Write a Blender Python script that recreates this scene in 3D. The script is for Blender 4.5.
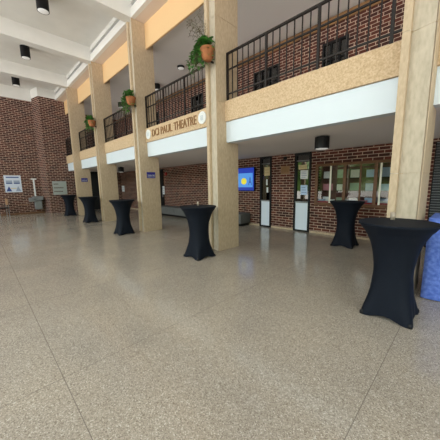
import bpy, bmesh, math, random
from mathutils import Vector, Matrix
random.seed(7)
for o in list(bpy.data.objects): bpy.data.objects.remove(o)
SC = bpy.context.scene
COL = SC.collection

# ------------------------------------------------------------------ camera
FPX = 246.0147; CX = 222.0772; CY = 221.5322
Rv = Vector((0.7052441764219755, 0.7088128987284454, -0.014660362173844971))
Uv = Vector((-0.09572714820492555, 0.11569364442376809, 0.9886613645412159))
Fv = Vector((-0.7024720383897439, 0.6958442751335426, -0.14944490638503796))
cam_d = bpy.data.cameras.new('camera')
cam = bpy.data.objects.new('camera', cam_d); COL.objects.link(cam)
M = Matrix.Identity(4)
for i in range(3):
    M[i][0] = Rv[i]; M[i][1] = Uv[i]; M[i][2] = -Fv[i]
M[2][3] = 1.55
cam.matrix_world = M
cam_d.sensor_width = 36; cam_d.sensor_fit = 'HORIZONTAL'
cam_d.lens = FPX / 440 * 36
cam_d.shift_x = (220 - CX) / 440; cam_d.shift_y = (CY - 220) / 440
cam_d.clip_start = 0.05
SC.camera = cam

# ------------------------------------------------------------------ world, daylight, exposure
W = bpy.data.worlds.new('world'); SC.world = W; W.use_nodes = True
nt = W.node_tree; nt.nodes.clear()
def N(t, k, **kw):
    n = t.nodes.new(k)
    for a, v in kw.items(): setattr(n, a, v)
    return n
tc = N(nt, 'ShaderNodeTexCoord'); sep = N(nt, 'ShaderNodeSeparateXYZ')
nt.links.new(tc.outputs['Generated'], sep.inputs[0])
nz = N(nt, 'ShaderNodeTexNoise'); nz.inputs['Scale'].default_value = 14; nz.inputs['Detail'].default_value = 8
nt.links.new(tc.outputs['Generated'], nz.inputs['Vector'])
leaf = N(nt, 'ShaderNodeValToRGB')
leaf.color_ramp.elements[0].position = .38; leaf.color_ramp.elements[0].color = (.02, .04, .012, 1)
leaf.color_ramp.elements[1].position = .66; leaf.color_ramp.elements[1].color = (.75, .9, .55, 1)
e = leaf.color_ramp.elements.new(.52); e.color = (.14, .24, .06, 1)
nt.links.new(nz.outputs[0], leaf.inputs[0])
mz = N(nt, 'ShaderNodeMath', operation='MULTIPLY_ADD'); mz.inputs[1].default_value = -.35
nt.links.new(nz.outputs[0], mz.inputs[0]); nt.links.new(sep.outputs[2], mz.inputs[2])
sr = N(nt, 'ShaderNodeValToRGB')            # height of the tree line
sr.color_ramp.elements[0].position = .20; sr.color_ramp.elements[0].color = (0, 0, 0, 1)
sr.color_ramp.elements[1].position = .26; sr.color_ramp.elements[1].color = (1, 1, 1, 1)
nt.links.new(mz.outputs[0], sr.inputs[0])
mx = N(nt, 'ShaderNodeMix', data_type='RGBA')
nt.links.new(sr.outputs[0], mx.inputs[0]); nt.links.new(leaf.outputs[0], mx.inputs[6])
mx.inputs[7].default_value = (.72, .86, 1.0, 1)
gr = N(nt, 'ShaderNodeMath', operation='GREATER_THAN'); gr.inputs[1].default_value = -.03
nt.links.new(sep.outputs[2], gr.inputs[0])
mg = N(nt, 'ShaderNodeMix', data_type='RGBA')
nt.links.new(gr.outputs[0], mg.inputs[0]); mg.inputs[6].default_value = (1.15, 1.10, 1.0, 1)
nt.links.new(mx.outputs[2], mg.inputs[7])
bg = N(nt, 'ShaderNodeBackground'); bg.inputs[1].default_value = 3.0
nt.links.new(mg.outputs[2], bg.inputs[0])
wo = N(nt, 'ShaderNodeOutputWorld'); nt.links.new(bg.outputs[0], wo.inputs[0])

def area(name, loc, rot, sx, sy, power, col, spec=1.0):
    l = bpy.data.lights.new(name, 'AREA'); l.shape = 'RECTANGLE'; l.size = sx; l.size_y = sy
    l.energy = power; l.color = col; l.specular_factor = spec
    o = bpy.data.objects.new(name, l); COL.objects.link(o); o.location = loc; o.rotation_euler = rot
    return o
# daylight coming in through the tall glazed front of the hall, plus an added fill light from the right
area('window_daylight', (-6, -9.5, 7.2), (math.radians(66), 0, 0), 26, 6, 3600, (.86, .93, 1.0))
area('window_daylight', (7.4, -1, 3.6), (math.radians(90), 0, math.radians(90)), 8, 5, 190, (.95, .97, 1.0))

SC.view_settings.view_transform = 'Standard'; SC.view_settings.look = 'None'
SC.view_settings.gamma = 1; SC.view_settings.use_curve_mapping = False
SC.view_settings.exposure = -0.13
SC.cycles.max_bounces = 8; SC.cycles.diffuse_bounces = 5; SC.cycles.use_denoising = True
SC.cycles.sample_clamp_indirect = 4

# ------------------------------------------------------------------ dimensions
YC = 3.8747; DB = .6967; CW = .3329
COLX = [-14.81, -11.2552, -7.6517, -4.0311, -.4376, 3.18]     # right faces of the columns
YF = 4.1336; YW = 4.1733; YU = 4.307; YB = 7.374
ZFT = 3.362; ZFB = 2.9377; ZS = 2.49; ZC = 6.5077; ZO = 5.7855; ZCEIL = 7.03; ZBC = 6.0
XL = -18.3; XR = 7.0; YFR = -6.0

# ------------------------------------------------------------------ materials
def mat(name, col, rough=.7, metal=0, spec=.5, emit=None, es=1):
    m = bpy.data.materials.new(name); m.use_nodes = True
    b = m.node_tree.nodes['Principled BSDF']
    b.inputs['Base Color'].default_value = (*col, 1); b.inputs['Roughness'].default_value = rough
    b.inputs['Metallic'].default_value = metal; b.inputs['Specular IOR Level'].default_value = spec
    if emit: b.inputs['Emission Color'].default_value = (*emit, 1); b.inputs['Emission Strength'].default_value = es
    return m
def ramp(t, pts, src):
    r = N(t, 'ShaderNodeValToRGB'); els = r.color_ramp.elements
    els[0].position, els[0].color = pts[0][0], (*pts[0][1], 1)
    els[1].position, els[1].color = pts[-1][0], (*pts[-1][1], 1)
    for p, c in pts[1:-1]:
        q = els.new(p); q.color = (*c, 1)
    t.links.new(src, r.inputs[0]); return r
def noise_mat(name, pts, scale, rough=.7, detail=6, stretch=(1, 1, 1), bump=0, spec=.4, bscale=None):
    m = mat(name, (0, 0, 0), rough, spec=spec); t = m.node_tree; b = t.nodes['Principled BSDF']
    c = N(t, 'ShaderNodeTexCoord'); mp = N(t, 'ShaderNodeMapping'); mp.inputs['Scale'].default_value = stretch
    t.links.new(c.outputs['Object'], mp.inputs[0])
    n = N(t, 'ShaderNodeTexNoise'); n.inputs['Scale'].default_value = scale; n.inputs['Detail'].default_value = detail
    t.links.new(mp.outputs[0], n.inputs['Vector'])
    r = ramp(t, pts, n.outputs[0]); t.links.new(r.outputs[0], b.inputs['Base Color'])
    if bump:
        n2 = N(t, 'ShaderNodeTexNoise'); n2.inputs['Scale'].default_value = bscale or scale * 2
        t.links.new(mp.outputs[0], n2.inputs['Vector'])
        bp = N(t, 'ShaderNodeBump'); bp.inputs['Strength'].default_value = bump; bp.inputs['Distance'].default_value = .01
        t.links.new(n2.outputs[0], bp.inputs['Height']); t.links.new(bp.outputs[0], b.inputs['Normal'])
    return m

def brick_mat(name, c1, c2, mortar, bw=.25, rh=.084, ms=.009):
    m = mat(name, (0, 0, 0), .85, spec=.25); t = m.node_tree; b = t.nodes['Principled BSDF']
    c = N(t, 'ShaderNodeTexCoord'); s = N(t, 'ShaderNodeSeparateXYZ'); t.links.new(c.outputs['Object'], s.inputs[0])
    a = N(t, 'ShaderNodeMath', operation='ADD'); t.links.new(s.outputs[0], a.inputs[0]); t.links.new(s.outputs[1], a.inputs[1])
    cb = N(t, 'ShaderNodeCombineXYZ'); t.links.new(a.outputs[0], cb.inputs[0]); t.links.new(s.outputs[2], cb.inputs[1])
    k = N(t, 'ShaderNodeTexBrick'); k.inputs['Scale'].default_value = 1
    k.inputs['Brick Width'].default_value = bw; k.inputs['Row Height'].default_value = rh
    k.inputs['Mortar Size'].default_value = ms; k.inputs['Mortar Smooth'].default_value = .3
    k.inputs['Color1'].default_value = (*c1, 1); k.inputs['Color2'].default_value = (*c2, 1); k.inputs['Mortar'].default_value = (*mortar, 1)
    t.links.new(cb.outputs[0], k.inputs['Vector'])
    n = N(t, 'ShaderNodeTexNoise'); n.inputs['Scale'].default_value = 3.5; t.links.new(c.outputs['Object'], n.inputs['Vector'])
    r = ramp(t, [(.3, (.72, .72, .75)), (.7, (1.15, 1.1, 1.05))], n.outputs[0])
    mm = N(t, 'ShaderNodeMix', data_type='RGBA', blend_type='MULTIPLY'); mm.inputs[0].default_value = 1
    t.links.new(k.outputs[0], mm.inputs[6]); t.links.new(r.outputs[0], mm.inputs[7])
    t.links.new(mm.outputs[2], b.inputs['Base Color'])
    bp = N(t, 'ShaderNodeBump'); bp.inputs['Strength'].default_value = .5; bp.inputs['Distance'].default_value = .006; bp.invert = True
    t.links.new(k.outputs['Fac'], bp.inputs['Height']); t.links.new(bp.outputs[0], b.inputs['Normal'])
    return m

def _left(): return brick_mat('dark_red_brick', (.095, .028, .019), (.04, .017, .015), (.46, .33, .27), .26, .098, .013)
def floor_mat():
    m = mat('terrazzo', (0, 0, 0), .2, spec=.5); t = m.node_tree; b = t.nodes['Principled BSDF']
    c = N(t, 'ShaderNodeTexCoord'); O = c.outputs['Object']
    v = N(t, 'ShaderNodeTexVoronoi'); v.inputs['Scale'].default_value = 150; t.links.new(O, v.inputs['Vector'])
    s = N(t, 'ShaderNodeSeparateColor'); t.links.new(v.outputs['Color'], s.inputs[0])
    r = ramp(t, [(0, (.19, .16, .122)), (.2, (.28, .243, .194)), (.6, (.34, .30, .243)), (.85, (.39, .347, .287)), (1, (.54, .50, .43))], s.outputs[0])
    n = N(t, 'ShaderNodeTexNoise'); n.inputs['Scale'].default_value = 1.1; n.inputs['Detail'].default_value = 5; t.links.new(O, n.inputs['Vector'])
    r2 = ramp(t, [(.3, (.90, .90, .91)), (.7, (1.08, 1.06, 1.03))], n.outputs[0])
    mm = N(t, 'ShaderNodeMix', data_type='RGBA', blend_type='MULTIPLY'); mm.inputs[0].default_value = 1
    t.links.new(r.outputs[0], mm.inputs[6]); t.links.new(r2.outputs[0], mm.inputs[7])
    sp = N(t, 'ShaderNodeSeparateXYZ'); t.links.new(O, sp.inputs[0])
    def joint(out, pitch, off, w):
        a = N(t, 'ShaderNodeMath', operation='ADD'); a.inputs[1].default_value = -off + pitch * 40; t.links.new(out, a.inputs[0])
        p = N(t, 'ShaderNodeMath', operation='PINGPONG'); p.inputs[1].default_value = pitch / 2; t.links.new(a.outputs[0], p.inputs[0])
        l = N(t, 'ShaderNodeMath', operation='LESS_THAN'); l.inputs[1].default_value = w; t.links.new(p.outputs[0], l.inputs[0])
        return l.outputs[0]
    j1 = joint(sp.outputs[0], 1.81, -.40, .0026); j2 = joint(sp.outputs[1], 3.54, .335, .0026)
    mj = N(t, 'ShaderNodeMath', operation='MAXIMUM'); t.links.new(j1, mj.inputs[0]); t.links.new(j2, mj.inputs[1])
    mc = N(t, 'ShaderNodeMix', data_type='RGBA'); t.links.new(mj.outputs[0], mc.inputs[0])
    t.links.new(mm.outputs[2], mc.inputs[6]); mc.inputs[7].default_value = (.17, .145, .12, 1)
    t.links.new(mc.outputs[2], b.inputs['Base Color'])
    rr = N(t, 'ShaderNodeMapRange'); rr.inputs[3].default_value = .10; rr.inputs[4].default_value = .18
    t.links.new(n.outputs[0], rr.inputs[0]); t.links.new(rr.outputs[0], b.inputs['Roughness'])
    return m

def glass_mat(name, tint=(1, 1, 1), mixf=None):
    m = bpy.data.materials.new(name); m.use_nodes = True; t = m.node_tree; t.nodes.clear()
    o = N(t, 'ShaderNodeOutputMaterial'); mx = N(t, 'ShaderNodeMixShader')
    tr = N(t, 'ShaderNodeBsdfTransparent'); tr.inputs[0].default_value = (*tint, 1)
    g = N(t, 'ShaderNodeBsdfGlossy'); g.inputs['Roughness'].default_value = .02
    f = N(t, 'ShaderNodeFresnel'); f.inputs[0].default_value = 1.55
    if mixf:
        a = N(t, 'ShaderNodeMath', operation='MULTIPLY_ADD'); a.inputs[1].default_value = 1.2; a.inputs[2].default_value = mixf
        t.links.new(f.outputs[0], a.inputs[0]); t.links.new(a.outputs[0], mx.inputs[0])
    else: t.links.new(f.outputs[0], mx.inputs[0])
    t.links.new(tr.outputs[0], mx.inputs[1]); t.links.new(g.outputs[0], mx.inputs[2]); t.links.new(mx.outputs[0], o.inputs[0])
    return m

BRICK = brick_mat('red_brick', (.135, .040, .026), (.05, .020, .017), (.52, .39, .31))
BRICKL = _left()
FLOOR = floor_mat()
WHITE = noise_mat('white_plaster', [(.3, (.72, .71, .68)), (.7, (.77, .76, .73))], 2, .85)
BAND = mat('white_painted_panel', (.64, .71, .77), .55)
SOFFIT = mat('grey_painted_soffit', (.76, .71, .68), .85)
BALCEIL = mat('grey_balcony_ceiling', (.88, .87, .87), .9)
PINK = mat('warm_white_soffit', (.70, .60, .53), .85)
ORANGE = mat('apricot_paint', (.74, .50, .26), .8)
STONE = noise_mat('tan_stone', [(.25, (.42, .325, .22)), (.5, (.49, .38, .262)), (.75, (.56, .445, .315))], 34, .85, 8, (1, 1, .35), .12, bscale=70)
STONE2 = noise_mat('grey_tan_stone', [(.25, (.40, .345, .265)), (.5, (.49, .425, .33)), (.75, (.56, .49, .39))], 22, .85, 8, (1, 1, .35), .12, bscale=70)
FASCIA = noise_mat('golden_fascia_stone', [(.3, (.44, .31, .18)), (.5, (.55, .40, .25)), (.7, (.65, .50, .335))], 40, .85, 8, (1, 1, 1), .15, bscale=70)
OCHRE = noise_mat('ochre_board', [(.3, (.17, .085, .035)), (.7, (.32, .17, .07))], 3, .6, 4)
IRON = mat('black_iron', (.014, .010, .009), .5, spec=.3)
BLACK = mat('black_metal', (.006, .006, .007), .5, spec=.25)
DARK = mat('dark_void', (.01, .01, .011), .9)
LENSW = mat('frosted_lens', (.6, .6, .6), .4, emit=(1, .97, .9), es=.3)
SPANDEX = noise_mat('black_spandex', [(.3, (.003, .005, .010)), (.7, (.005, .008, .016))], 120, .7, 2, spec=.18)
BLUE = noise_mat('blue_fabric', [(.3, (.055, .12, .50)), (.7, (.16, .26, .72))], 22, .75, 5, bump=.6, bscale=30)
GREYUP = noise_mat('grey_upholstery', [(.3, (.10, .10, .10)), (.7, (.15, .15, .15))], 60, .85)
WOOD = noise_mat('brown_wood', [(.3, (.10, .042, .018)), (.7, (.19, .085, .035))], 6, .5, 6, (1, 1, 6))
WOODL = noise_mat('light_wood', [(.3, (.22, .11, .05)), (.7, (.32, .18, .09))], 6, .5, 6)
PANEL = mat('pale_blue_panel', (.74, .82, .93), .35)
PALE_REFLECTION = mat('pale_strip', (.82, .78, .66), .4)
TERRA = noise_mat('terracotta', [(.3, (.24, .085, .03)), (.7, (.38, .14, .05))], 12, .8)
LEAF = noise_mat('green_leaf', [(.3, (.012, .06, .012)), (.7, (.10, .32, .05))], 14, .5)
STEM = mat('dry_stem', (.10, .08, .04), .8)
PAPER = mat('white_paper', (.72, .74, .76), .7)
PAPERB = mat('pale_blue_paper', (.45, .58, .78), .7)
INK = mat('navy_ink', (.03, .06, .25), .6)
SIGNG = mat('grey_sign_board', (.36, .40, .38), .6)
NAVY = mat('navy_sign', (.02, .02, .22), .4)
RED = mat('maroon_felt', (.26, .016, .024), .8)
BOARD = mat('dark_backing_board', (.09, .035, .03), .9)
SLOT = mat('grey_slot', (.30, .31, .33), .8)
STEEL = mat('steel', (.25, .26, .28), .4, .6)
GOLD = mat('bronze_letters', (.24, .12, .04), .55)
EMBLEM = mat('white_emblem', (.78, .80, .80), .5)
EMB2 = mat('grey_emblem_relief', (.60, .66, .70), .6)
GLASS = glass_mat('clear_glass', (.96, .97, .96), .0)
DGLASS = glass_mat('dark_glass', (.10, .11, .13), .10)
CLEAR = mat('smoky_glass', (.34, .28, .22), .2)
AMBER = mat('amber_wax', (.50, .38, .26), .5)

# ------------------------------------------------------------------ mesh helpers
class MB:
    def __init__(s): s.v = []; s.f = []
    def add(s, v, f):
        o = len(s.v); s.v += [tuple(p) for p in v]; s.f += [tuple(i + o for i in q) for q in f]; return s
    def box(s, x0, x1, y0, y1, z0, z1):
        v = [(x, y, z) for z in (z0, z1) for y in (y0, y1) for x in (x0, x1)]
        return s.add(v, [(0, 2, 3, 1), (4, 5, 7, 6), (0, 1, 5, 4), (1, 3, 7, 5), (3, 2, 6, 7), (2, 0, 4, 6)])
    def tube(s, pts, r, n=8, caps=True):
        pts = [Vector(p) for p in pts]; rs = r if isinstance(r, (list, tuple)) else [r] * len(pts)
        v = []; f = []; up = None
        for i, p in enumerate(pts):
            d = (pts[min(i + 1, len(pts) - 1)] - pts[max(i - 1, 0)]).normalized()
            a = Vector((0, 0, 1)) if abs(d.z) < .9 else Vector((1, 0, 0))
            a = d.cross(a).normalized(); b = d.cross(a)
            for k in range(n):
                t = 2 * math.pi * k / n; v.append(p + (a * math.cos(t) + b * math.sin(t)) * rs[i])
        for i in range(len(pts) - 1):
            for k in range(n): f.append((i * n + k, i * n + (k + 1) % n, (i + 1) * n + (k + 1) % n, (i + 1) * n + k))
        if caps: f.append(tuple(range(n - 1, -1, -1))); f.append(tuple((len(pts) - 1) * n + k for k in range(n)))
        return s.add(v, f)
    def lathe(s, prof, c=(0, 0, 0), n=32):
        v = []; f = []
        for r, z in prof:
            for k in range(n):
                t = 2 * math.pi * k / n; v.append((c[0] + r * math.cos(t), c[1] + r * math.sin(t), c[2] + z))
        for i in range(len(prof) - 1):
            for k in range(n): f.append((i * n + k, i * n + (k + 1) % n, (i + 1) * n + (k + 1) % n, (i + 1) * n + k))
        if prof[0] == prof[-1]: return s.add(v, f)
        if prof[0][0] > 1e-4: f.append(tuple(range(n - 1, -1, -1)))
        if prof[-1][0] > 1e-4: f.append(tuple((len(prof) - 1) * n + k for k in range(n)))
        return s.add(v, f)
    def build(s, name, m, parent=None, smooth=False, bevel=0, loc=None):
        me = bpy.data.meshes.new(name); me.from_pydata(s.v, [], s.f)
        bm = bmesh.new(); bm.from_mesh(me); bmesh.ops.recalc_face_normals(bm, faces=bm.faces); bm.to_mesh(me); bm.free()
        me.materials.append(m)
        if smooth:
            for p in me.polygons: p.use_smooth = True
        o = bpy.data.objects.new(name, me); COL.objects.link(o)
        if parent: o.parent = parent
        if loc: o.location = loc
        if bevel:
            b = o.modifiers.new('bevel', 'BEVEL'); b.width = bevel; b.segments = 2; b.limit_method = 'ANGLE'
        return o
def bx(*a): return MB().box(*a)
def tag(o, label, cat, group=None):
    o['label'] = label; o['category'] = cat
    if group: o['group'] = group
    return o
def thing(name, label, cat, loc=(0, 0, 0), group=None, rz=0):
    o = bpy.data.objects.new(name, None); COL.objects.link(o); o.location = loc; o.rotation_euler.z = rz
    o.empty_display_size = .1
    return tag(o, label, cat, group)
def struct(o): o['kind'] = 'structure'; return o
def copy_tree(o, parent=None):
    c = o.copy(); COL.objects.link(c)
    if parent: c.parent = parent
    for ch in [q for q in bpy.data.objects if q.parent == o]: copy_tree(ch, c)
    return c
def text_mesh(s, x0, x1, z0, z1, depth=.012):
    cu = bpy.data.curves.new('t', 'FONT'); cu.body = s; cu.extrude = .5; cu.resolution_u = 3
    to = bpy.data.objects.new('t', cu); COL.objects.link(to)
    dg = bpy.context.evaluated_depsgraph_get(); me = bpy.data.meshes.new_from_object(to.evaluated_get(dg))
    bpy.data.objects.remove(to)
    xs = [v.co.x for v in me.vertices]; ys = [v.co.y for v in me.vertices]
    a, b, c, d = min(xs), max(xs), min(ys), max(ys)
    mb = MB()
    mb.add([(x0 + (v.co.x - a) / (b - a) * (x1 - x0), -depth * (.5 + v.co.z), z0 + (v.co.y - c) / (d - c) * (z1 - z0)) for v in me.vertices],
           [tuple(p.vertices) for p in me.polygons])
    return mb
def shift(mb, dx=0, dy=0, dz=0): mb.v = [(x + dx, y + dy, z + dz) for x, y, z in mb.v]; return mb
def turn_to_x(mb, X, y0=0):     # text built facing -Y becomes text facing +X on the plane x = X
    mb.v = [(X - y, x + y0, z) for x, y, z in mb.v]; return mb

# ------------------------------------------------------------------ setting
struct(bx(XL - .5, XR + .3, YFR - .3, YB + .8, -.2, 0).build('floor', FLOOR))
struct(bx(XL - .5, XR + .3, YFR - .3, YC, ZCEIL, ZCEIL + .2).build('ceiling', WHITE))

def wall_grid(u0, u1, z0, z1, holes):
    us = sorted({u0, u1, *[h[0] for h in holes], *[h[1] for h in holes]}); zs = sorted({z0, z1, *[h[2] for h in holes], *[h[3] for h in holes]})
    out = []
    for a, b in zip(us, us[1:]):
        for c, d in zip(zs, zs[1:]):
            m, n = (a + b) / 2, (c + d) / 2
            if not any(h[0] < m < h[1] and h[2] < n < h[3] for h in holes): out.append((a, b, c, d))
    return out
H_D1 = (-5.44, -4.95, 0, 2.49); H_D2 = (-4.07, -3.52, 0, 2.49); H_CASE = (-3.35, -.92, .91, 2.085)
H_W1 = (-5.73, -4.76, 4.45, 5.36); H_W2 = (-3.32, -2.63, 4.45, 5.37); H_W3 = (-9.32, -8.49, 4.45, 5.44)
H_W4 = (-12.9, -12.1, 4.45, 5.4); H_D3 = (-12.6, -11.95, 0, 2.42); H_D4 = (-30, -29, 0, 2.42)
H_SH = (-.66, 2.3, 0, 2.42)
mb = MB()
for a, b, c, d in wall_grid(XL, XR, 0, 5.77, [H_D1, H_D2, H_CASE, H_W1, H_W2, H_W3, H_W4, H_D3, H_SH]): mb.box(a, b, YB, YB + .3, c, d)
struct(mb.build('wall_back', BRICK))
struct(bx(XL, XR, YB + .3, YB + .5, 0, 6.3).build('wall_behind', DARK))
struct(bx(XL, XR, YB - .03, YB + .3, 5.77, 5.96).build('trim_1', OCHRE))
for bi, (a, b) in enumerate(((-17.49, -12.61), (-11.94, -5.45), (-4.94, -4.08), (-3.51, -.67))):
    struct(bx(a, b, YB - .015, YB - .001, 0, .06).build('baseboard_back' if not bi else 'baseboard_back_%d' % bi, STONE))
# far left brick wall with an angled return, painted white above the brick
P0, P1, P2, P3 = (XL, YFR), (XL, 2.86), (-17.5, 3.05), (-17.5, YB + .3)
def prism(pts, z0, z1):
    n = len(pts); v = [(x, y, z0) for x, y in pts] + [(x, y, z1) for x, y in pts]
    return MB().add(v, [tuple(range(n - 1, -1, -1)), tuple(range(n, 2 * n))] + [(i, (i + 1) % n, n + (i + 1) % n, n + i) for i in range(n)])
foot = [P0, P1, P2, P3, (XL - .4, YB + .3), (XL - .4, YFR)]
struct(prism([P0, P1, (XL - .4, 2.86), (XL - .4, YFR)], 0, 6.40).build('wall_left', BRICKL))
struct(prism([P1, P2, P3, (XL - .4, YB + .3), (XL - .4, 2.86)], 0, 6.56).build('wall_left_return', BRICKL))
struct(prism([P0, P1, (XL - .4, 2.86), (XL - .4, YFR)], 6.40, ZCEIL).build('wall_left_upper', WHITE))
struct(prism([P1, P2, (-17.5, YC + .12), (XL - .4, YC + .12), (XL - .4, 2.86)], 6.56, ZCEIL).build('wall_left_return_upper', WHITE))
struct(bx(XL, XL + .02, YFR, 2.85, 0, .10).build('baseboard_left', WOOD))
# right end wall and glazed front behind the camera
struct(bx(XR, XR + .2, YC + .7, YB + .3, 0, 6.3).build('wall_right', BRICK))
mb = MB()
for i in range(8): mb.box(XL + i * 3.62 + .2, XL + i * 3.62 + .5, YFR - .3, YFR, 0, ZCEIL)
mb.box(XL, XR, YFR - .3, YFR, 6.5, ZCEIL); mb.box(XL, XR, YFR - .2, YFR - .1, 0, .15); mb.box(XL, XR, YFR - .2, YFR - .1, 2.6, 2.75)
struct(mb.build('wall_front', STONE))

# ceiling beams over every column, slot wall above the colonnade
for i, x in enumerate(COLX):
    struct(bx(x - CW - .001, x + .001, YC - .0005, YC + .12, ZC, ZCEIL + .2).build('trim_%d' % (i + 70), WHITE))
    struct(bx(x - CW, x, YFR, YC - .001, ZC, ZCEIL - .001).build('trim_%d' % (i + 2), WHITE))
xs = [-17.5 - .001] + COLX + [XR]
for i in range(len(COLX) + 1):
    a = xs[i]; b = (xs[i + 1] - CW) if i < len(COLX) else XR
    g = MB().box(a, b, YC, YC + .12, ZC, 6.76).box(a, b, YC, YC + .12, 6.88, ZCEIL + .2)
    struct(g.build('trim_%d' % (i + 10), WHITE))
    struct(bx(a, b, YC + .07, YC + .10, 6.76, 6.88).build('trim_%d' % (i + 20), SLOT))
# soffit between the column front and the apricot beam, apricot beam, balcony ceiling
struct(bx(XL, XR, YC + .12, YU + .001, ZC, ZC + .2).build('ceiling_soffit_upper', PINK))
for i in range(len(COLX) + 1):
    a = xs[i] + .001; b = (xs[i + 1] - CW - .001) if i < len(COLX) else XR
    struct(bx(a, b, YU, YU + .05, ZO, ZC).build('trim_%d' % (i + 30), ORANGE))
    struct(bx(a, b, YF, YF + .22, ZFB, ZFT).build('trim_%d' % (i + 40), FASCIA))
    struct(bx(a, b, YW, YW + .18, ZS, ZFB - .006).build('trim_%d' % (i + 50), BAND))
struct(bx(XL, XR, YU + .05, YB + .3, ZBC, ZBC + .2).build('ceiling_balcony', BALCEIL))
struct(bx(XL, XR, YC + DB + .001, YB, ZS + .02, ZFT - .08).build('floor_balcony', SOFFIT))
for i in range(len(COLX) + 1):
    a = xs[i] + .001; b = (xs[i + 1] - CW - .001) if i < len(COLX) else XR
    struct(bx(a, b, YW + .18, YC + DB, ZS, ZS + .1).build('trim_%d' % (i + 60), SOFFIT))
struct(bx(XL, XR, YC + DB + .001, YB, ZS, ZS + .02).build('ceiling_lower_soffit', SOFFIT))

# ------------------------------------------------------------------ columns
sec = [(0, 0), (.084, 0), (.088, .066), (.12, .060), (.2, .040), (.28, .022), (.313, .014), (.316, .030), (.323, .030), (.326, 0), (CW, 0), (CW, DB), (0, DB)]
def column_mb():
    zs = [0]; ins = [0]
    for j in (1.655, 3.325, 4.99):
        zs += [j - .005, j - .004, j + .004, j + .005]; ins += [0, .006, .006, 0]
    zs.append(ZC - .001); ins.append(0)
    v = []; n = len(sec)
    for z, q in zip(zs, ins):
        for x, y in sec:
            cx, cy = CW / 2, DB / 2
            v.append((x + (q if x < cx else -q), y + (q if y < cy else -q), z))
    f = [tuple(range(n - 1, -1, -1)), tuple((len(zs) - 1) * n + k for k in range(n))]
    for i in range(len(zs) - 1):
        for k in range(n): f.append((i * n + k, i * n + (k + 1) % n, (i + 1) * n + (k + 1) % n, (i + 1) * n + k))
    return MB().add(v, f)
cl = ['farthest tan stone column, beside the brick wall', 'tan stone column, second from the brick wall, grooved front',
      'tan stone column just left of the theatre sign', 'tan stone column between the theatre sign and the large balcony bay',
      'nearest tan stone column, rising behind the big black cocktail table', 'tan stone column right of the picture, beyond the blue cloth']
c0 = column_mb().build('stone_column', STONE)
c0.data.materials.append(STONE2)            # the recessed channel in the front takes a greyer tone
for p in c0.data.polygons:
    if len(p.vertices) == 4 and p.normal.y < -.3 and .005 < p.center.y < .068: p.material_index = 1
for i, x in enumerate(COLX[:5]):
    c = c0 if i == 0 else c0.copy()
    if i: COL.objects.link(c)
    c.location = (x - CW, YC, 0); tag(c, cl[i], 'column', 'columns of the colonnade')

# ------------------------------------------------------------------ balcony railings
def railing(x0, x1, label):
    t = thing('balcony_railing', label, 'railing', ((x0 + x1) / 2, YF + .06, ZFT), 'balcony railings')
    o = Vector(t.location)
    def P(mbb, nm): return shift(mbb, -o.x, -o.y, -o.z).build(nm, IRON, t)
    y = YF + .06
    P(bx(x0, x1, y - .022, y + .022, 4.315, 4.35), 'top_rail')
    P(bx(x0, x1, y - .014, y + .014, 3.995, 4.02), 'middle_rail')
    P(bx(x0, x1, y - .014, y + .014, 3.50, 3.525), 'bottom_rail')
    nb = round((x1 - x0) / .145); st = (x1 - x0 - .03) / nb
    for k in range(nb + 1):
        x = x0 + .015 + k * st
        if k % 7 == 0 or k == nb: P(bx(x - .02, x + .02, y - .02, y + .02, ZFT + .001, 4.314), 'post')
        else: P(bx(x - .0085, x + .0085, y - .0085, y + .0085, 3.4, 4.314), 'baluster')
rl = ['black iron balcony railing next to the far brick wall', 'black iron balcony railing in second bay from the brick wall',
      'black iron balcony railing below the middle potted plant', 'black iron balcony railing above the theatre sign',
      'black iron balcony railing of the largest, nearest bay']
for i in range(5):
    a = xs[i] if i else -17.45
    railing(a + .02, xs[i + 1] - CW - .02, rl[i])

# ------------------------------------------------------------------ theatre sign on the fascia
t = thing('theatre_sign', 'bronze raised lettering DCI PAUL THEATRE on the stone balcony edge', 'sign', (-6.1, YF, 3.06))
def word(s, x0, x1, z0=3.055, z1=3.27):
    for m_ in [text_mesh(s, x0, x1, z0, z1, .02)]:
        shift(m_, 6.1, 0, -3.06).build('word', GOLD, t)
WORDS = [('DCI', -7.21, -6.82), ('PAUL', -6.70, -6.11), ('THEATRE', -6.02, -5.03)]
for s_, a, b in WORDS: word(s_, a, b)
def emblem(x, label):
    t = thing('round_emblem', label, 'emblem', (x, YF, 3.165), 'emblems of the theatre sign')
    r = .145
    d = MB().lathe([(r, 0), (r, .02), (r - .012, .025), (0.0001, .025)], n=32); d.v = [(a, -c, b) for a, b, c in d.v]
    d.build('disc', EMBLEM, t)
    m = MB().lathe([(.108, .0255), (.108, .027), (.100, .027), (.100, .0255), (.108, .0255)], n=28)
    m.box(-.05, -.03, -.05, .05, .026, .031).box(.03, .05, -.05, .05, .026, .031).box(-.05, .05, .03, .05, .026, .031).box(-.012, .012, -.07, .02, .026, .031).box(-.05, .05, -.06, -.045, .026, .031)
    m.v = [(a, -c, b) for a, b, c in m.v]; m.build('relief', EMB2, t)
emblem(-7.455, 'white round emblem at the left end of the theatre sign')
emblem(-4.80, 'white round emblem at the right end of the theatre sign')

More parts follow.
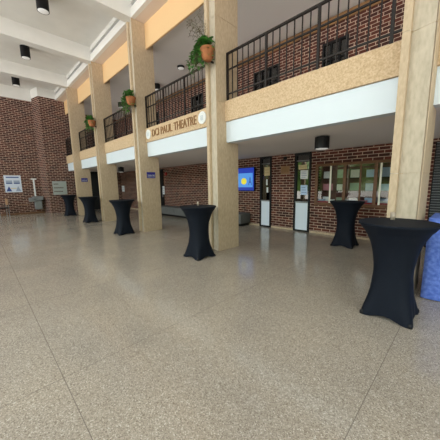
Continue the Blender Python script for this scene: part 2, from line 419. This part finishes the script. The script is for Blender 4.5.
# ------------------------------------------------------------------ framed windows upstairs
def window(k, h, nx, nz):
    x0, x1, z0, z1 = h; f = MB(); y0, y1 = YB - .03, YB + .06; w = .045
    f.box(x0, x1, y0, y1, z0, z0 + w).box(x0, x1, y0, y1, z1 - w, z1).box(x0, x0 + w, y0, y1, z0 + w, z1 - w).box(x1 - w, x1, y0, y1, z0 + w, z1 - w)
    for i in range(1, nx): x = x0 + (x1 - x0) * i / nx; f.box(x - .018, x + .018, y0, y1, z0 + w, z1 - w)
    for i in range(1, nz): z = z0 + (z1 - z0) * i / nz; f.box(x0 + w, x1 - w, y0 + .01, y1, z - .012, z + .012)
    w_ = struct(f.build('window_%d' % k, BLACK))
    p = bx(x0 + .03, x1 - .03, YB + .02, YB + .03, z0 + .03, z1 - .03).build('window_pane', DGLASS, w_)
for k, h in enumerate([H_W1, H_W2, H_W3, H_W4]): window(k + 1, h, 3, 2)

# ------------------------------------------------------------------ narrow doors on the back wall
def door(k, h):
    x0, x1, z0, z1 = h; y0, y1 = YB - .035, YB + .10; w = .06
    f = MB().box(x0, x0 + w, y0, y1, z0, z1).box(x1 - w, x1, y0, y1, z0, z1).box(x0 + w, x1 - w, y0, y1, z1 - .08, z1).box(x0 + w, x1 - w, y0, y1, z0, .05)
    d = struct(f.build('door_%d' % k, BLACK))
    bx(x0 + w, x1 - w, YB - .01, YB + .03, .05, .93).build('door_panel', PANEL, d)
    bx(x0 + w, x1 - w, YB - .05, YB + .04, .93, .965).build('door_rail', STEEL, d)
    bx(x0 + w, x1 - w, YB + .02, YB + .03, .965, z1 - .08).build('door_glass', DGLASS, d)
    bx(x0 + w, x1 - w, YB - .012, YB + .019, 2.24, 2.255).build('glazing_bar', STEEL, d)
door(1, H_D1); door(2, H_D2)
def note(nm, x0, x1, z0, z1, m, label, lines=0, lm=INK, y=YB + .012, cat='notice'):
    t = thing(nm, label, cat, ((x0 + x1) / 2, y, z0))
    w = x1 - x0; h = z1 - z0
    bx(-w / 2, w / 2, -.002, .002, 0, h).build('sheet', m, t)
    if lines:
        for i in range(lines):
            z = h * (1 - (i + 1) / (lines + 1))
            bx(-w * .38, w * (.2 + .18 * ((i * 7) % 3) / 2), -.005, -.003, z - h * .02, z + h * .02).build('printed_line', lm, t)
    return t
CREAM = mat('cream_card', (.62, .50, .28), .6)
note('picture_card', -5.27, -5.03, 1.83, 2.13, CREAM, 'cream card taped high inside the narrower left door glass', 2, WOODL)
note('paper_slip', -5.19, -5.13, 1.50, 1.70, PAPER, 'small white paper slip in the left door glass, upper one')
note('paper_slip', -5.17, -5.10, 1.24, 1.42, PAPER, 'small white paper slip in the left door glass, lower one')
note('picture_card', -3.95, -3.67, 1.98, 2.12, CREAM, 'cream card at top of the right door glass', 1, WOODL)
note('notice_sheet', -3.88, -3.63, 1.68, 1.95, PAPER, 'white notice sheet on the right door glass, upper one', 4)
note('notice_sheet', -3.86, -3.63, 1.18, 1.49, PAPERB, 'pale blue notice sheet on the right door glass, lower one', 3)

struct(MB().box(-17.499, -17.44, 5.1, 5.16, 0, 2.48).box(-17.499, -17.44, 6.7, 6.76, 0, 2.48).box(-17.499, -17.44, 5.16, 6.7, 2.42, 2.48).build('door_5', BLACK))
bx(-17.498, -17.46, 5.17, 6.69, .01, 2.41).build('door_leaf', DARK, bpy.data.objects['door_5'])
# dark doorway under the soffit in the theatre-sign bay, dark slatted shutter on the right
x0, x1, z0, z1 = H_D3
d = struct(MB().box(x0, x0 + .05, YB - .03, YB + .1, 0, z1).box(x1 - .05, x1, YB - .03, YB + .1, 0, z1).box(x0 + .05, x1 - .05, YB - .03, YB + .1, z1 - .06, z1).build('door_3', BLACK))
bx(x0 + .05, x1 - .05, YB + .02, YB + .06, 0.01, z1 - .06).build('door_leaf', BLACK, d)
bx(x1 - .12, x1 - .09, YB - .05, YB + .02, .9, 1.3).build('door_handle', STEEL, d)
g = MB()
for k in range(40): g.box(-.64, 2.28, YB + .04, YB + .07, .02 + k * .06, .02 + k * .06 + .045)
SHUT = mat('charcoal_slats', (.012, .014, .02), .5)
d = struct(g.build('door_4', SHUT))
bx(-.66, 2.3, YB + .08, YB + .12, 0, 2.42).build('shutter_back', BLACK, d)
g = MB()
for k in range(40): g.box(-.64, 2.28, YB + .034, YB + .04, .055 + k * .06, .061 + k * .06)
g.build('slat_edges', SLOT, d)

# ------------------------------------------------------------------ display case
x0, x1, z0, z1 = H_CASE
t = thing('display_case', 'brown wooden framed glass display case set in the brick wall', 'display case', ((x0 + x1) / 2, YB, z0))
o = Vector(t.location)
def P(mbb, nm, m, **k): return shift(mbb, -o.x, -o.y, -o.z).build(nm, m, t, **k)
w = .055
P(MB().box(x0 - .02, x1 + .02, YB - .045, YB + .02, z0 - .03, z0 + w).box(x0 - .02, x1 + .02, YB - .045, YB + .02, z1 - w, z1 + .02)
  .box(x0 - .02, x0 + w, YB - .045, YB + .02, z0 + w, z1 - w).box(x1 - w, x1 + .02, YB - .045, YB + .02, z0 + w, z1 - w), 'frame', WOOD)
for x in (-2.53, -1.77): P(bx(x - .04, x + .04, YB - .04, YB + .02, z0 + w, z1 - w), 'mullion', WOOD)
P(bx(x0 + .001, x1 - .001, YB + .27, YB + .295, z0 + .001, z1 - .001), 'back_board', BOARD)
P(bx(x0 + .001, x1 - .001, YB + .02, YB + .27, z0 + .001, z0 + .05), 'felt_base', RED)
P(bx(x0 + w, x1 - w, YB + .022, YB + .03, z0 + .05, z0 + .10), 'felt_lip', RED)
edges = [x0 + w, -2.57, -2.49, -1.81, -1.73, x1 - w]
for a, b in ((0, 1), (2, 3), (4, 5)):
    P(bx(edges[a], edges[b], YB - .012, YB - .008, z0 + w, z1 - w), 'glass_pane', GLASS)
for x, m in ((-2.92, PALE_REFLECTION), (-2.13, WOOD), (-1.66, PALE_REFLECTION)): P(bx(x - .022, x + .022, YB - .03, YB - .013, z0 + w, z1 - w), 'sliding_stile', m)  # pale strips stand in for bright reflections on the glass; wooden one a stile
for z in (1.28, 1.64):
    for a, b in ((0, 1), (2, 3), (4, 5)): P(bx(edges[a], edges[b], YB + .12, YB + .26, z, z + .012), 'shelf', GLASS)
cols = [PAPER, PAPERB, mat('photo_green', (.28, .36, .26), .5), mat('photo_plum', (.45, .16, .2), .5), mat('photo_slate', (.3, .36, .5), .5), mat('photo_pale', (.7, .68, .6), .5)]
where = ['far left', 'left', 'centre left', 'centre', 'centre right', 'right']
nm = ['white', 'pale blue', 'green', 'plum', 'slate', 'grey']
rows = [('top', 1.67, .27), ('middle', 1.31, .24), ('bottom', .965, .18)]
for r, (rn, zb, hh) in enumerate(rows):
    for c in range(6):
        xa = x0 + .12 + c * .38 + (.02 if c % 2 else 0); k = (c * 2 + r * 3 + (c // 2)) % 6; wv = .26 + .06 * ((c + r) % 2)
        label = '%s framed picture at the %s of the %s shelf in the display case' % (nm[k], where[c], rn)
        q = thing('framed_picture', label, 'picture', (xa + wv / 2, YB + .20, zb), 'pictures in the display case')
        h_ = hh * (.85 + .15 * ((c * 5 + r) % 3) / 2)
        MB().box(-wv / 2, wv / 2, 0, .012, 0, .015).box(-wv / 2, wv / 2, 0, .012, h_ - .015, h_).box(-wv / 2, -wv / 2 + .015, 0, .012, .015, h_ - .015).box(wv / 2 - .015, wv / 2, 0, .012, .015, h_ - .015).build('picture_frame', WOOD if (c + r) % 2 else BLACK, q)
        bx(-wv / 2 + .015, wv / 2 - .015, .004, .01, .015, h_ - .015).build('print', cols[k], q)
bk = [(-3.22, .2, PAPERB, 'pale blue'), (-2.95, .22, PAPER, 'white'), (-2.40, .26, PAPERB, 'pale blue'), (-2.08, .22, cols[3], 'plum'), (-1.58, .26, PAPER, 'white'), (-1.25, .2, cols[4], 'slate')]
for i, (xa, wv, m, cn) in enumerate(bk):
    q = thing('open_book', '%s open book lying at the %s of the display case floor' % (cn, where[i]), 'book', (xa, YB + .11, z0 + .052), 'open books in the display case')
    MB().add([(-wv / 2, -.06, .0), (0, -.06, .0), (0, .06, .075), (-wv / 2, .06, .085), (-wv / 2, -.06, .012), (0, -.06, .02), (0, .06, .095), (-wv / 2, .06, .1)],
             [(0, 1, 2, 3), (4, 5, 6, 7), (0, 1, 5, 4), (1, 2, 6, 5), (2, 3, 7, 6), (3, 0, 4, 7)]).build('left_page_block', m, q)
    MB().add([(0, -.06, .0), (wv / 2, -.06, .0), (wv / 2, .06, .085), (0, .06, .075), (0, -.06, .02), (wv / 2, -.06, .012), (wv / 2, .06, .1), (0, .06, .095)],
             [(0, 1, 2, 3), (4, 5, 6, 7), (0, 1, 5, 4), (1, 2, 6, 5), (2, 3, 7, 6), (3, 0, 4, 7)]).build('right_page_block', m, q)

# ------------------------------------------------------------------ wall television
def scr(c, s): return mat('screen_light', (.01, .01, .01), .3, emit=c, es=s)
tv = thing('wall_television', 'wall mounted television showing a bright blue slide', 'television', (-6.1, YB, 1.29))
bx(-.5, .47, -.11, -.03, 0, .87).build('casing', BLACK, tv, bevel=.008)
bx(-.25, .25, -.03, -.001, .25, .6).build('wall_bracket', STEEL, tv)
bx(-.48, .45, -.113, -.1105, .02, .85).build('screen', scr((.008, .04, .42), 1.0), tv)
s_ = tv
bx(-.46, .40, -.116, -.1135, .14, .66).build('slide_picture', scr((.10, .38, .95), .85), tv)
g = MB().lathe([(.12, 0), (.12, .002)], n=20); g.v = [(a * 1.1 - .02, -.117 - c, b + .36) for a, b, c in g.v]; g.build('slide_sun', scr((.85, .75, .05), 1.0), tv)
shift(text_mesh('A', .20, .36, .22, .52, .002), 0, -.117, 0).build('slide_letter', scr((.02, .04, .3), 1.0), tv)
shift(text_mesh('LIVE', -.30, .36, .54, .62, .002), 0, -.117, 0).build('slide_caption', scr((.02, .1, .5), 1.0), tv) if False else None
bx(-.46, .40, -.1165, -.1136, .04, .12).build('slide_footer', scr((.01, .04, .35), 1.0), tv)

# small plaque between the doors
q = thing('wall_plaque', 'small brown plaque on the brick between the two narrow doors', 'plaque', (-4.42, YB, 1.86))
bx(-.16, .16, -.02, -.001, 0, .26).build('plate', WOODL, q); bx(-.12, .12, -.024, -.0205, .05, .21).build('engraved_face', OCHRE, q)
tag(bx(-4.42 - .05, -4.42 + .05, YB - .06, YB - .001, 2.32, 2.42).build('small_speaker', BLACK), 'tiny black box fixed high above the small brown plaque', 'speaker')

# ------------------------------------------------------------------ upholstered benches along the back wall
def bench(x0, x1, label):
    q = thing('wall_bench', label, 'bench', ((x0 + x1) / 2, 7.05, 0), 'grey benches along the back wall'); w = (x1 - x0) / 2
    bx(-w + .04, w - .04, -.24, .24, 0, .09).build('plinth', BLACK, q)
    n = max(2, round((x1 - x0) / .8)); s = 2 * w / n
    for k in range(n): bx(-w + k * s + .003, -w + (k + 1) * s - .003, -.29, .29, .092, .46).build('cushion', GREYUP, q, bevel=.02)
bench(-7.6, -5.86, 'grey upholstered bench below the television')
bench(-11.7, -8.6, 'long grey upholstered bench under the theatre-sign balcony')

# ------------------------------------------------------------------ ceiling drum lights
def drum(loc, r, h, label, group, stem=False):
    q = thing('ceiling_downlight', label, 'ceiling light', loc, group)
    MB().lathe([(r * .35, 0), (r * .35, -.02), (r, -.02), (r, -h), (r * .9, -h), (r * .86, -h + .03)], n=28).build('housing', BLACK, q, smooth=False)
    MB().lathe([(0.0001, -h + .02), (r * .88, -h + .02), (r * .88, -h - .001), (r * .6, -h - .014), (.0001, -h - .02)], n=24).build('lens', LENSW, q, smooth=True)
drum((-2.24, 5.12, ZS - .001), .14, .25, 'black drum downlight under the soffit, above the display case', 'drum lights under the soffit')
drum((-12.5, 5.3, ZS - .001), .14, .25, 'black drum downlight under the far soffit, in the bay with the middle railing', 'drum lights under the soffit')
drum((-10.3, 6.25, ZBC - .001), .14, .25, 'black drum downlight on the balcony ceiling, lower left of the theatre-sign bay', 'drum lights on the balcony ceiling')
drum((-8.2, 6.05, ZBC - .001), .14, .09, 'shallow black downlight on the balcony ceiling, beside the leftmost leaves of the nearest plant', 'drum lights on the balcony ceiling')
drum((-13.8, 6.1, ZBC - .001), .14, .25, 'black drum downlight on the balcony ceiling, just under the middle potted plant', 'drum lights on the balcony ceiling')
for x, y, lb in ((-9.28, 2.0, 'largest black cylinder downlight, cut by the top edge'), (-12.92, 2.02, 'middle black cylinder downlight hanging from the white ceiling'), (-16.6, 2.06, 'smallest black cylinder downlight, nearest the brick wall')):
    drum((x, y, ZCEIL - .001), .155, ZCEIL - 6.6, lb, 'cylinder lights on the high ceiling')
tag(MB().lathe([(.06, 0), (.06, -.03), (.03, -.045), (.0001, -.045)], (-15.14, 2.18, ZCEIL - .001), 16).build('smoke_detector', STEEL), 'tiny round detector on the white ceiling between two black downlights', 'smoke detector')

# ------------------------------------------------------------------ cocktail tables in black stretch covers
def lerp(pts, z):
    for (a, p), (b, q) in zip(pts, pts[1:]):
        if a <= z <= b:
            u = (z - a) / (b - a); return p + (q - p) * u
    return pts[-1][1]
def smooth_prof(pts, z):      # catmull style smoothing by averaging
    return sum(lerp(pts, min(1.1, max(0, z + d))) for d in (-.08, -.04, 0, .04, .08)) / 5
R_RIDGE = [(0, .350), (.12, .300), (.3, .232), (.55, .200), (.8, .235), (.95, .29), (1.03, .34), (1.1, .382)]
R_SIDE = [(0, .247), (.12, .232), (.3, .21), (.55, .188), (.8, .225), (.95, .285), (1.03, .335), (1.1, .382)]
def table_cover_mb():
    n = 96; m = 36; v = []; f = []
    for j in range(m + 1):
        u = j / m
        for k in range(n):
            th = 2 * math.pi * k / n
            a = (abs(math.sin(2 * th))) ** 2.2
            zh = .045 * (1 - a) ** 1.2                           # hem arches up between the feet
            z = zh + (1.085 - zh) * u
            a = abs(math.sin(2 * th)) ** (5.5 - 3.5 * min(1, z / .6))
            r = smooth_prof(R_SIDE, z) * (1 - a) + smooth_prof(R_RIDGE, z) * a if z < 1.0 else None
            if r is None:
                r0 = smooth_prof(R_SIDE, 1.0) * (1 - a) + smooth_prof(R_RIDGE, 1.0) * a
                r = r0 + (.382 - r0) * ((z - 1.0) / .085) ** .8
            v.append((r * math.cos(th), r * math.sin(th), z))
    for j in range(m):
        for k in range(n): f.append((j * n + k, j * n + (k + 1) % n, (j + 1) * n + (k + 1) % n, (j + 1) * n + k))
    return MB().add(v, f)
def cocktail_table(x, y, label, rz=0):
    q = thing('cocktail_table', label, 'table', (x, y, 0), 'cocktail tables in black stretch covers', rz)
    table_cover_mb().build('stretch_cover', SPANDEX, q, smooth=True)
    MB().lathe([(.376, 1.070), (.384, 1.078), (.386, 1.092), (.380, 1.1), (.0001, 1.1)], n=64).build('tabletop', SPANDEX, q, smooth=False)
    for sx in (-1, 1):
        for sy in (-1, 1):
            MB().lathe([(.020, 0), (.024, .004), (.024, .03), (.012, .05)], (sx * .233, sy * .233, 0), 14).build('foot', BLACK, q)
    MB().lathe([(.03, .06), (.03, 1.06)], n=12).build('pedestal', STEEL, q)
    return q
tb = cocktail_table(-.555, 3.345, 'large nearest black-covered cocktail table in front of the right column')
spots = [(-2.10, 6.36, 'black-covered cocktail table in front of the display case'),
         (-4.07, 3.32, 'black-covered cocktail table at the foot of the column right of the theatre sign'),
         (-7.90, 3.30, 'black-covered cocktail table left of the column at the sign\'s left end'),
         (-11.62, 3.42, 'black-covered cocktail table, second farthest, before the third column back'),
         (-15.2, 3.5, 'farthest black-covered cocktail table, beside the grey wall sign')]
for x, y, lb in spots:
    c = copy_tree(tb); c.location = (x, y, 0); c['label'] = lb
def votive(x, y, label):
    q = thing('votive_glass', label, 'glass', (x, y, 1.1005))
    MB().lathe([(.024, 0), (.027, .09), (.0245, .09), (.0215, .006), (.0001, .006)], n=24).build('tumbler', CLEAR, q, smooth=True)
    MB().lathe([(.0001, .008), (.020, .008), (.022, .05), (.0001, .05)], n=20).build('candle', AMBER, q)
votive(-.63, 3.49, 'small amber candle glass on the nearest black table')
votive(-4.17, 3.40, 'small candle glass on the black table before the middle column')

# ------------------------------------------------------------------ blue draped table at the right edge
q = thing('draped_table', 'tall table fully draped in crumpled blue cloth at the right edge', 'table', (.45, 4.5, 0))
xa, xb, ya, yb_, zt = -.80, .9, -.40, .35, 1.07
v = []; f = []; ns = 90; m = 16
per = [(xa, ya), (xb, ya), (xb, yb_), (xa, yb_)]; segs = []
for i in range(4):
    p, r = per[i], per[(i + 1) % 4]
    for k in range(ns // 3 if i % 2 == 0 else ns // 6): segs.append((Vector(p).lerp(Vector(r), k / (ns // 3 if i % 2 == 0 else ns // 6)), i))
nn = len(segs); nrm = [(0, -1), (1, 0), (0, 1), (-1, 0)]
for j in range(m + 1):
    z = .01 + (zt - .01) * j / m
    for k, (p, i) in enumerate(segs):
        a = .010 * (1 - j / m) * math.sin(k * 1.1) + random.uniform(-.006, .006) * (1 if 0 < j < m else 0) + .012 * (1 - j / m)
        if i == 3: a *= .3
        v.append((p.x + nrm[i][0] * a, p.y + nrm[i][1] * a, z))
for j in range(m):
    for k in range(nn): f.append((j * nn + k, j * nn + (k + 1) % nn, (j + 1) * nn + (k + 1) % nn, (j + 1) * nn + k))
MB().add(v, f).build('cloth_skirt', BLUE, q, smooth=True)
bx(xa, xb, ya, yb_, zt, zt + .012).build('cloth_top', BLUE, q, bevel=.006)
for sx in (xa + .08, xb - .08):
    for sy in (ya + .08, yb_ - .08): MB().tube([(sx, sy, 0), (sx, sy, zt - .01)], .018).build('leg', BLACK, q)

# ------------------------------------------------------------------ potted plants on the columns
def leaf_mb(mb, p, d, L, w):
    d = d.normalized(); s = d.cross(Vector((0, 0, 1)));
    if s.length < .1: s = Vector((1, 0, 0))
    s.normalize(); up = s.cross(d)
    pts = []
    for t_, ww in ((0, .1), (.3, .9), (.6, 1), (.85, .5), (1, .03)):
        c = p + d * L * t_ - up * 0 + Vector((0, 0, -.25 * L * t_ * t_))
        pts += [c - s * w * ww + up * .15 * w * ww, c, c + s * w * ww + up * .15 * w * ww]
    f = []
    for i in range(4):
        a = i * 3; f += [(a, a + 1, a + 4, a + 3), (a + 1, a + 2, a + 5, a + 4)]
    mb.add(pts, f)
def plant(x, label, seed, spread, side, stems, zb=4.07):
    rnd = random.Random(seed)
    q = thing('potted_plant', label, 'plant', (x + .03, YC - .165, zb), 'potted plants on the columns')
    MB().lathe([(.0001, .0), (.07, .005), (.105, .04), (.125, .10), (.14, .19), (.152, .215), (.150, .24), (.13, .24), (.12, .20), (.0001, .19)], n=24).build('pot', TERRA, q, smooth=False)
    MB().tube([(0, .10, .02), (0, .16, .02)], .02).build('wall_bracket', BLACK, q)
    MB().lathe([(.0001, .195), (.098, .195), (.0001, .215)], n=16).build('soil', STEM, q)
    g = MB(); st = MB()
    for k in range(spread[0]):
        a = rnd.uniform(0, 2 * math.pi); out = rnd.uniform(.08, spread[1]); sx = math.cos(a) * out + side * rnd.uniform(0, 1) ** 1.2; sy = -abs(math.sin(a)) * out * .7 + .05
        top = Vector((sx * .4, sy * .5, .32 + rnd.uniform(.02, .16))); end = Vector((sx, sy, rnd.uniform(-.08, .42) - abs(sx) * .28))
        pts = [Vector((0, 0, .25)), top * .8 + Vector((0, 0, .06)), top, (top + end) / 2 + Vector((0, 0, .03)), end]
        st.tube(pts, .004, 4)
        for u in range(9):
            i = min(3, int(u / 9 * 3) + 1); w_ = (u / 9 * 3) % 1; p = pts[i].lerp(pts[min(4, i + 1)], w_)
            leaf_mb(g, p, Vector((rnd.uniform(-1, 1), rnd.uniform(-1, .4), rnd.uniform(-.5, .6))), rnd.uniform(.07, .12), rnd.uniform(.022, .036))
    shift(g, 0, 0, -.04); shift(st, 0, 0, -.04); g.build('foliage', LEAF, q); st.build('stems', STEM, q)
    if stems:
        w = MB(); lf = MB()
        for k in range(9):
            ex = rnd.uniform(-.52, -.02); ez = rnd.uniform(.55, .95); p = [Vector((0, 0, .3))]
            for u in (1, 2, 3, 4): p.append(Vector((ex * (u / 4) ** 1.3 + rnd.uniform(-.03, .03), -.02 * u, .3 + (ez - .3) * (u / 4) ** .8)))
            w.tube(p, .0035, 4)
            for r_ in p[2:]:
                for _ in range(4):
                    b = r_ + Vector((rnd.uniform(-.1, .1), rnd.uniform(-.04, .04), rnd.uniform(-.07, .07))); w.tube([r_, b], .0025, 3)
                    leaf_mb(lf, b, Vector((rnd.uniform(-1, 1), -.3, rnd.uniform(-1, 1))), .03, .009)
        w.build('dry_twigs', STEM, q); lf.build('dry_leaves', STEM, q)
plant(-4.13, 'largest terracotta pot with trailing leaves and dry twigs, on the middle column', 3, (85, .30), -.45, True)
plant(-7.68, 'terracotta pot with bushy green leaves on the column at the sign\'s left end', 5, (80, .30), -.62, False, 3.99)
plant(-11.28, 'farthest terracotta pot with dark green leaves, on the third column back', 9, (70, .28), -.6, False, 3.97)

# ------------------------------------------------------------------ signs and fittings
def blue_sign(X, label):
    q = thing('blue_wall_sign', label, 'sign', (X, 4.245, 1.79), 'blue signs on the column sides')
    bx(.001, .012, -.155, .155, 0, .2).build('plate', NAVY, q)
    m_ = turn_to_x(text_mesh('THEATRE', -.13, .13, .07, .115, .003), .012); m_.build('lettering', PAPER, q)
    bx(.0125, .015, -.13, .13, .035, .045).build('underline', PAPER, q)
blue_sign(COLX[2], 'small blue sign on the side of the column at the theatre sign\'s left end')
blue_sign(COLX[0], 'small blue sign on the side of the farthest column')

q = thing('wall_poster', 'white poster with blue pictures on the far brick wall', 'poster', (XL, 1.55, 1.28))
bx(.001, .012, -.37, .37, 0, .94).build('sheet', mat('poster_white', (.62, .68, .80), .5), q)
bx(.0125, .015, -.28, .28, .80, .86).build('heading', INK, q)
for ya in (-.30, .03): bx(.0125, .015, ya, ya + .27, .47, .66).build('photo', cols[4], q); bx(.0152, .016, ya, ya + .27, .47, .53).build('photo_caption', INK, q)
for s0 in (-1, 1):
    MB().add([(.0125, s0 * .33, .05), (.0125, s0 * .08, .05), (.0125, s0 * .2, .34), (.016, s0 * .33, .05), (.016, s0 * .08, .05), (.016, s0 * .2, .34)],
             [(0, 1, 2), (3, 4, 5), (0, 1, 4, 3), (1, 2, 5, 4), (2, 0, 3, 5)]).build('blue_shape', INK if s0 < 0 else cols[4], q)
bx(.0125, .015, -.12, .12, .2, .24).build('yellow_line', CREAM, q)

q = thing('wall_sign', 'grey-green board with three lines of text beside the farthest black table', 'sign', (-17.5, 3.62, 1.08))
bx(.001, .02, -.36, .36, 0, .80).build('board', SIGNG, q)
for i, (a, b) in enumerate(((-.30, -.08), (-.30, .18), (-.30, .12))):
    g = MB(); k = a
    while k < b: g.box(.0205, .023, k, k + .035, .60 - i * .22, .66 - i * .22); k += .05
    g.build('text_line', BOARD, q)

q = thing('drinking_fountain', 'grey steel drinking fountain with a white riser on the far brick wall', 'drinking fountain', (XL, 2.27, .15))
bx(.001, .36, .12, .46, .10, .62).build('lower_cabinet', STEEL, q, bevel=.02)
bx(.001, .42, -.12, .22, .56, .78).build('basin', STEEL, q, bevel=.03)
bx(.001, .42, .06, .54, .63, .86).build('upper_basin', mat('grey_basin', (.2, .21, .22), .4), q, bevel=.03)
bx(.001, .06, .19, .26, .87, 1.84).build('riser_panel', PAPER, q)
bx(.001, .10, .10, .36, 1.84, 1.90).build('riser_cap', PAPER, q)
MB().tube([(.2, 0, .78), (.2, 0, .85), (.26, 0, .85)], .012).build('spout', STEEL, q)
tag(MB().tube([(XL + .001, 1.75, .56), (XL + .12, 1.75, .56), (XL + .12, 2.08, .56), (XL + .001, 2.08, .56)], .018).build('guard_rail', WOODL), 'thin tan rail low on the brick wall left of the fountain', 'rail')

note('notice_sheet', -12.02, -11.82, 1.05, 1.5, PAPER, 'white notice beside the dark doorway under the theatre-sign balcony', 3, y=YB - .05)
note('notice_sheet', -17.35, -16.95, 1.15, 1.55, PAPER, 'white and blue notice on the dark far wall behind the columns', 2, y=YB - .05)
tag(MB().lathe([(.0001, 0), (.09, 0), (.09, .06), (.0001, .08)], n=16).build('fire_bell', mat('red_enamel', (.35, .02, .02), .4)), 'small red alarm bell high on the brick right of the dark doorway', 'bell')
b_ = bpy.data.objects['fire_bell']; b_.location = (-11.65, YB - .001, 2.15); b_.rotation_euler = (math.radians(90), 0, 0)

# dark chair cut by the left edge of the picture
q = thing('wooden_back_chair', 'dark chair with a wooden back at the left edge by the brick wall', 'chair', (-17.75, .93, 0), rz=.2)
bx(-.22, .22, -.22, .22, .43, .48).build('seat', BLACK, q, bevel=.01)
bx(-.22, .22, .19, .22, .62, .95).build('backrest', WOODL, q, bevel=.01)
for a, b in ((-.2, -.2), (.2, -.2)): MB().tube([(a, b, 0), (a, b, .43)], .014).build('leg', STEEL, q)
for a in (-.2, .2): MB().tube([(a, .2, 0), (a, .2, .9)], .014).build('leg', STEEL, q)
